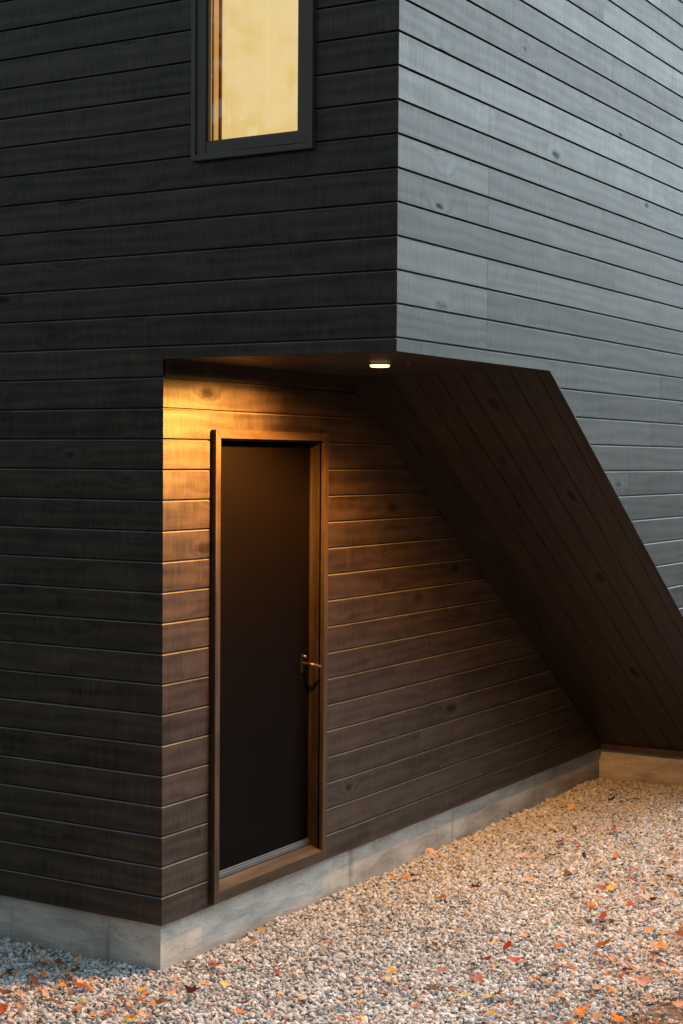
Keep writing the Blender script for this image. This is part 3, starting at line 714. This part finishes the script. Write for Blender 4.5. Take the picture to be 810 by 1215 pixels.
litter(260,lambda:(r.uniform(-1,3),r.uniform(14,28)))
me=bpy.data.meshes.new('leaf_litter'); me.from_pydata(lv,[],lf); at=me.attributes.new('tint','FLOAT_COLOR','POINT')
a=np.ones((len(lv),4),np.float32); a[:,:3]=lc; at.data.foreach_set('color',a.ravel()); me.materials.append(M['rock']); o=bpy.data.objects.new('leaf_litter',me); col.objects.link(o)
tag(o,'crumbled brown and orange leaf flakes strewn over the gravel','leaf litter',kind='stuff')
# moss and short dry grass on the soil patch
gv=[];gf=[];gc=[]
for _ in range(1500):
    x=r.gauss(6.2,1.2); y=r.gauss(6.2,2.4); d=(x-4.7)-(y-2.7)*.16
    if d<.5 or noise.noise((x*.8,y*.8,9.))<-.02: continue
    h=r.uniform(.08,.3); a=r.uniform(0,6.28); w=.012; lx,ly=r.uniform(-.12,.12),r.uniform(-.12,.12); i=len(gv)
    ca,sa_=math.cos(a)*w,math.sin(a)*w
    gv+=[((x-ca)*S,(y-sa_)*S,-.01),((x+ca)*S,(y+sa_)*S,-.01),((x+lx)*S,(y+ly)*S,h*S)]; gf.append((i,i+1,i+2)); c=r.choice([(.16,.15,.05),(.22,.17,.07),(.10,.12,.04)]); gc+=[c]*3
me=bpy.data.meshes.new('grass'); me.from_pydata(gv,[],gf); at=me.attributes.new('tint','FLOAT_COLOR','POINT')
a=np.ones((len(gv),4),np.float32); a[:,:3]=gc; at.data.foreach_set('color',a.ravel()); me.materials.append(M['rock']); o=bpy.data.objects.new('grass',me); col.objects.link(o)
tag(o,'short sparse dry grass on the bare soil patch','grass',kind='stuff')

# ------------------------------------------------------------ sky, sun
world=bpy.data.worlds.new('World'); scene.world=world; world.use_nodes=True; nt=world.node_tree; g=G(nt)
bg=nt.nodes['Background']
SUN_EL,SUN_AZ=math.radians(48),math.radians(40)   # azimuth measured from +Y towards +X
sky=N(nt,'ShaderNodeTexSky'); sky.sky_type='NISHITA'; sky.sun_disc=False; sky.sun_elevation=SUN_EL; sky.sun_rotation=SUN_AZ
sky.air_density=1.; sky.dust_density=1.5; sky.ozone_density=1.
tc=N(nt,'ShaderNodeTexCoord').outputs['Generated']
sp=N(nt,'ShaderNodeSeparateXYZ'); nt.links.new(tc,sp.inputs[0])
# woodland all round: a ragged belt of dark crowns standing up to the sky, taller behind the viewer (-y), raised further at +x to dim the notch
open_=g.math('ADD',g.math('MULTIPLY',sp.outputs[0],.36),g.math('MULTIPLY',sp.outputs[1],.93))
n1=g.noise(tc,6,6,.7); n2=g.noise(tc,26,4,.7)
hgt=g.math('ADD',0.16,g.math('MULTIPLY',g.ramp(open_,.3,.85,1,0),g.math('ADD',0.10,g.math('MULTIPLY',g.ramp(sp.outputs[0],.1,.8),0.30))))
e=g.math('SUBTRACT',g.math('ADD',hgt,g.math('ADD',g.math('MULTIPLY',g.math('SUBTRACT',n1,.5),.7),g.math('MULTIPLY',g.math('SUBTRACT',n2,.5),.45))),sp.outputs[2])
mask=g.ramp(e,-.03,.06)
gaps=g.math('MULTIPLY',g.ramp(g.noise(tc,48,3,.6),.54,.58),g.ramp(sp.outputs[2],.04,.12,0,.95))
mask=g.math('MULTIPLY',mask,g.math('SUBTRACT',1.,gaps))
wood=g.mix(n2,(.018,.02,.015),(.07,.06,.042))
# even overcast veil mixed with the clear sky
veil=g.mix(g.ramp(sp.outputs[2],0,.9),(.83,1.0,1.05),(.66,.86,1.0))
veil=g.mix(g.ramp(open_,.3,.8,1,0),veil,(.72,.95,1.06))
skyc=N(nt,'ShaderNodeVectorMath',operation='SCALE'); nt.links.new(sky.outputs[0],skyc.inputs[0]); skyc.inputs['Scale'].default_value=0.10
cs_=g.mix(.9,skyc.outputs[0],veil)
dirb=g.math('ADD',g.math('MULTIPLY',sp.outputs[0],.5),g.math('MULTIPLY',sp.outputs[1],.8))
br=g.math('ADD',0.54,g.math('MULTIPLY',g.ramp(open_,.35,1.),4.0))
vs=N(nt,'ShaderNodeVectorMath',operation='SCALE'); nt.links.new(cs_,vs.inputs[0]); nt.links.new(br,vs.inputs['Scale'])
full=g.mix(mask,vs.outputs[0],wood)
nt.links.new(full,bg.inputs[0]); bg.inputs[1].default_value=1.35
sun=bpy.data.lights.new('sun','SUN'); sun.energy=1.5; sun.angle=math.radians(40); sun.color=(1,.99,.97)
so=bpy.data.objects.new('sun',sun); col.objects.link(so)
dv=Vector((math.sin(SUN_AZ)*math.cos(SUN_EL),math.cos(SUN_AZ)*math.cos(SUN_EL),math.sin(SUN_EL)))
so.rotation_euler=dv.to_track_quat('Z','Y').to_euler()

# ------------------------------------------------------------ camera
cam=bpy.data.cameras.new('camera'); co=bpy.data.objects.new('camera',cam); col.objects.link(co); scene.camera=co
rt=Vector((0.8589315,0.51204629,0.00672866)); up=Vector((-0.02269049,0.02492888,0.99943168)); fw=Vector((-0.51158754,0.85859604,-0.03303078))
mt=Matrix((rt,up,-fw)).transposed().to_4x4(); mt.translation=Vector(P(22.9034,-41.5358,-3.6467)); co.matrix_world=mt
cam.sensor_fit='VERTICAL'; cam.sensor_height=36; cam.sensor_width=24; cam.lens=1894.66/1215*36; cam.clip_end=2000; cam.clip_start=.05
cam.shift_y=(608.12-607.5)/1215
scene.view_settings.view_transform='Standard'; scene.view_settings.look='None'; scene.view_settings.exposure=0; scene.view_settings.gamma=1
scene.render.engine='CYCLES'
cy=scene.cycles; cy.use_denoising=True; cy.max_bounces=8; cy.diffuse_bounces=4; cy.glossy_bounces=4; cy.caustics_reflective=False; cy.caustics_refractive=False; cy.sample_clamp_indirect=4
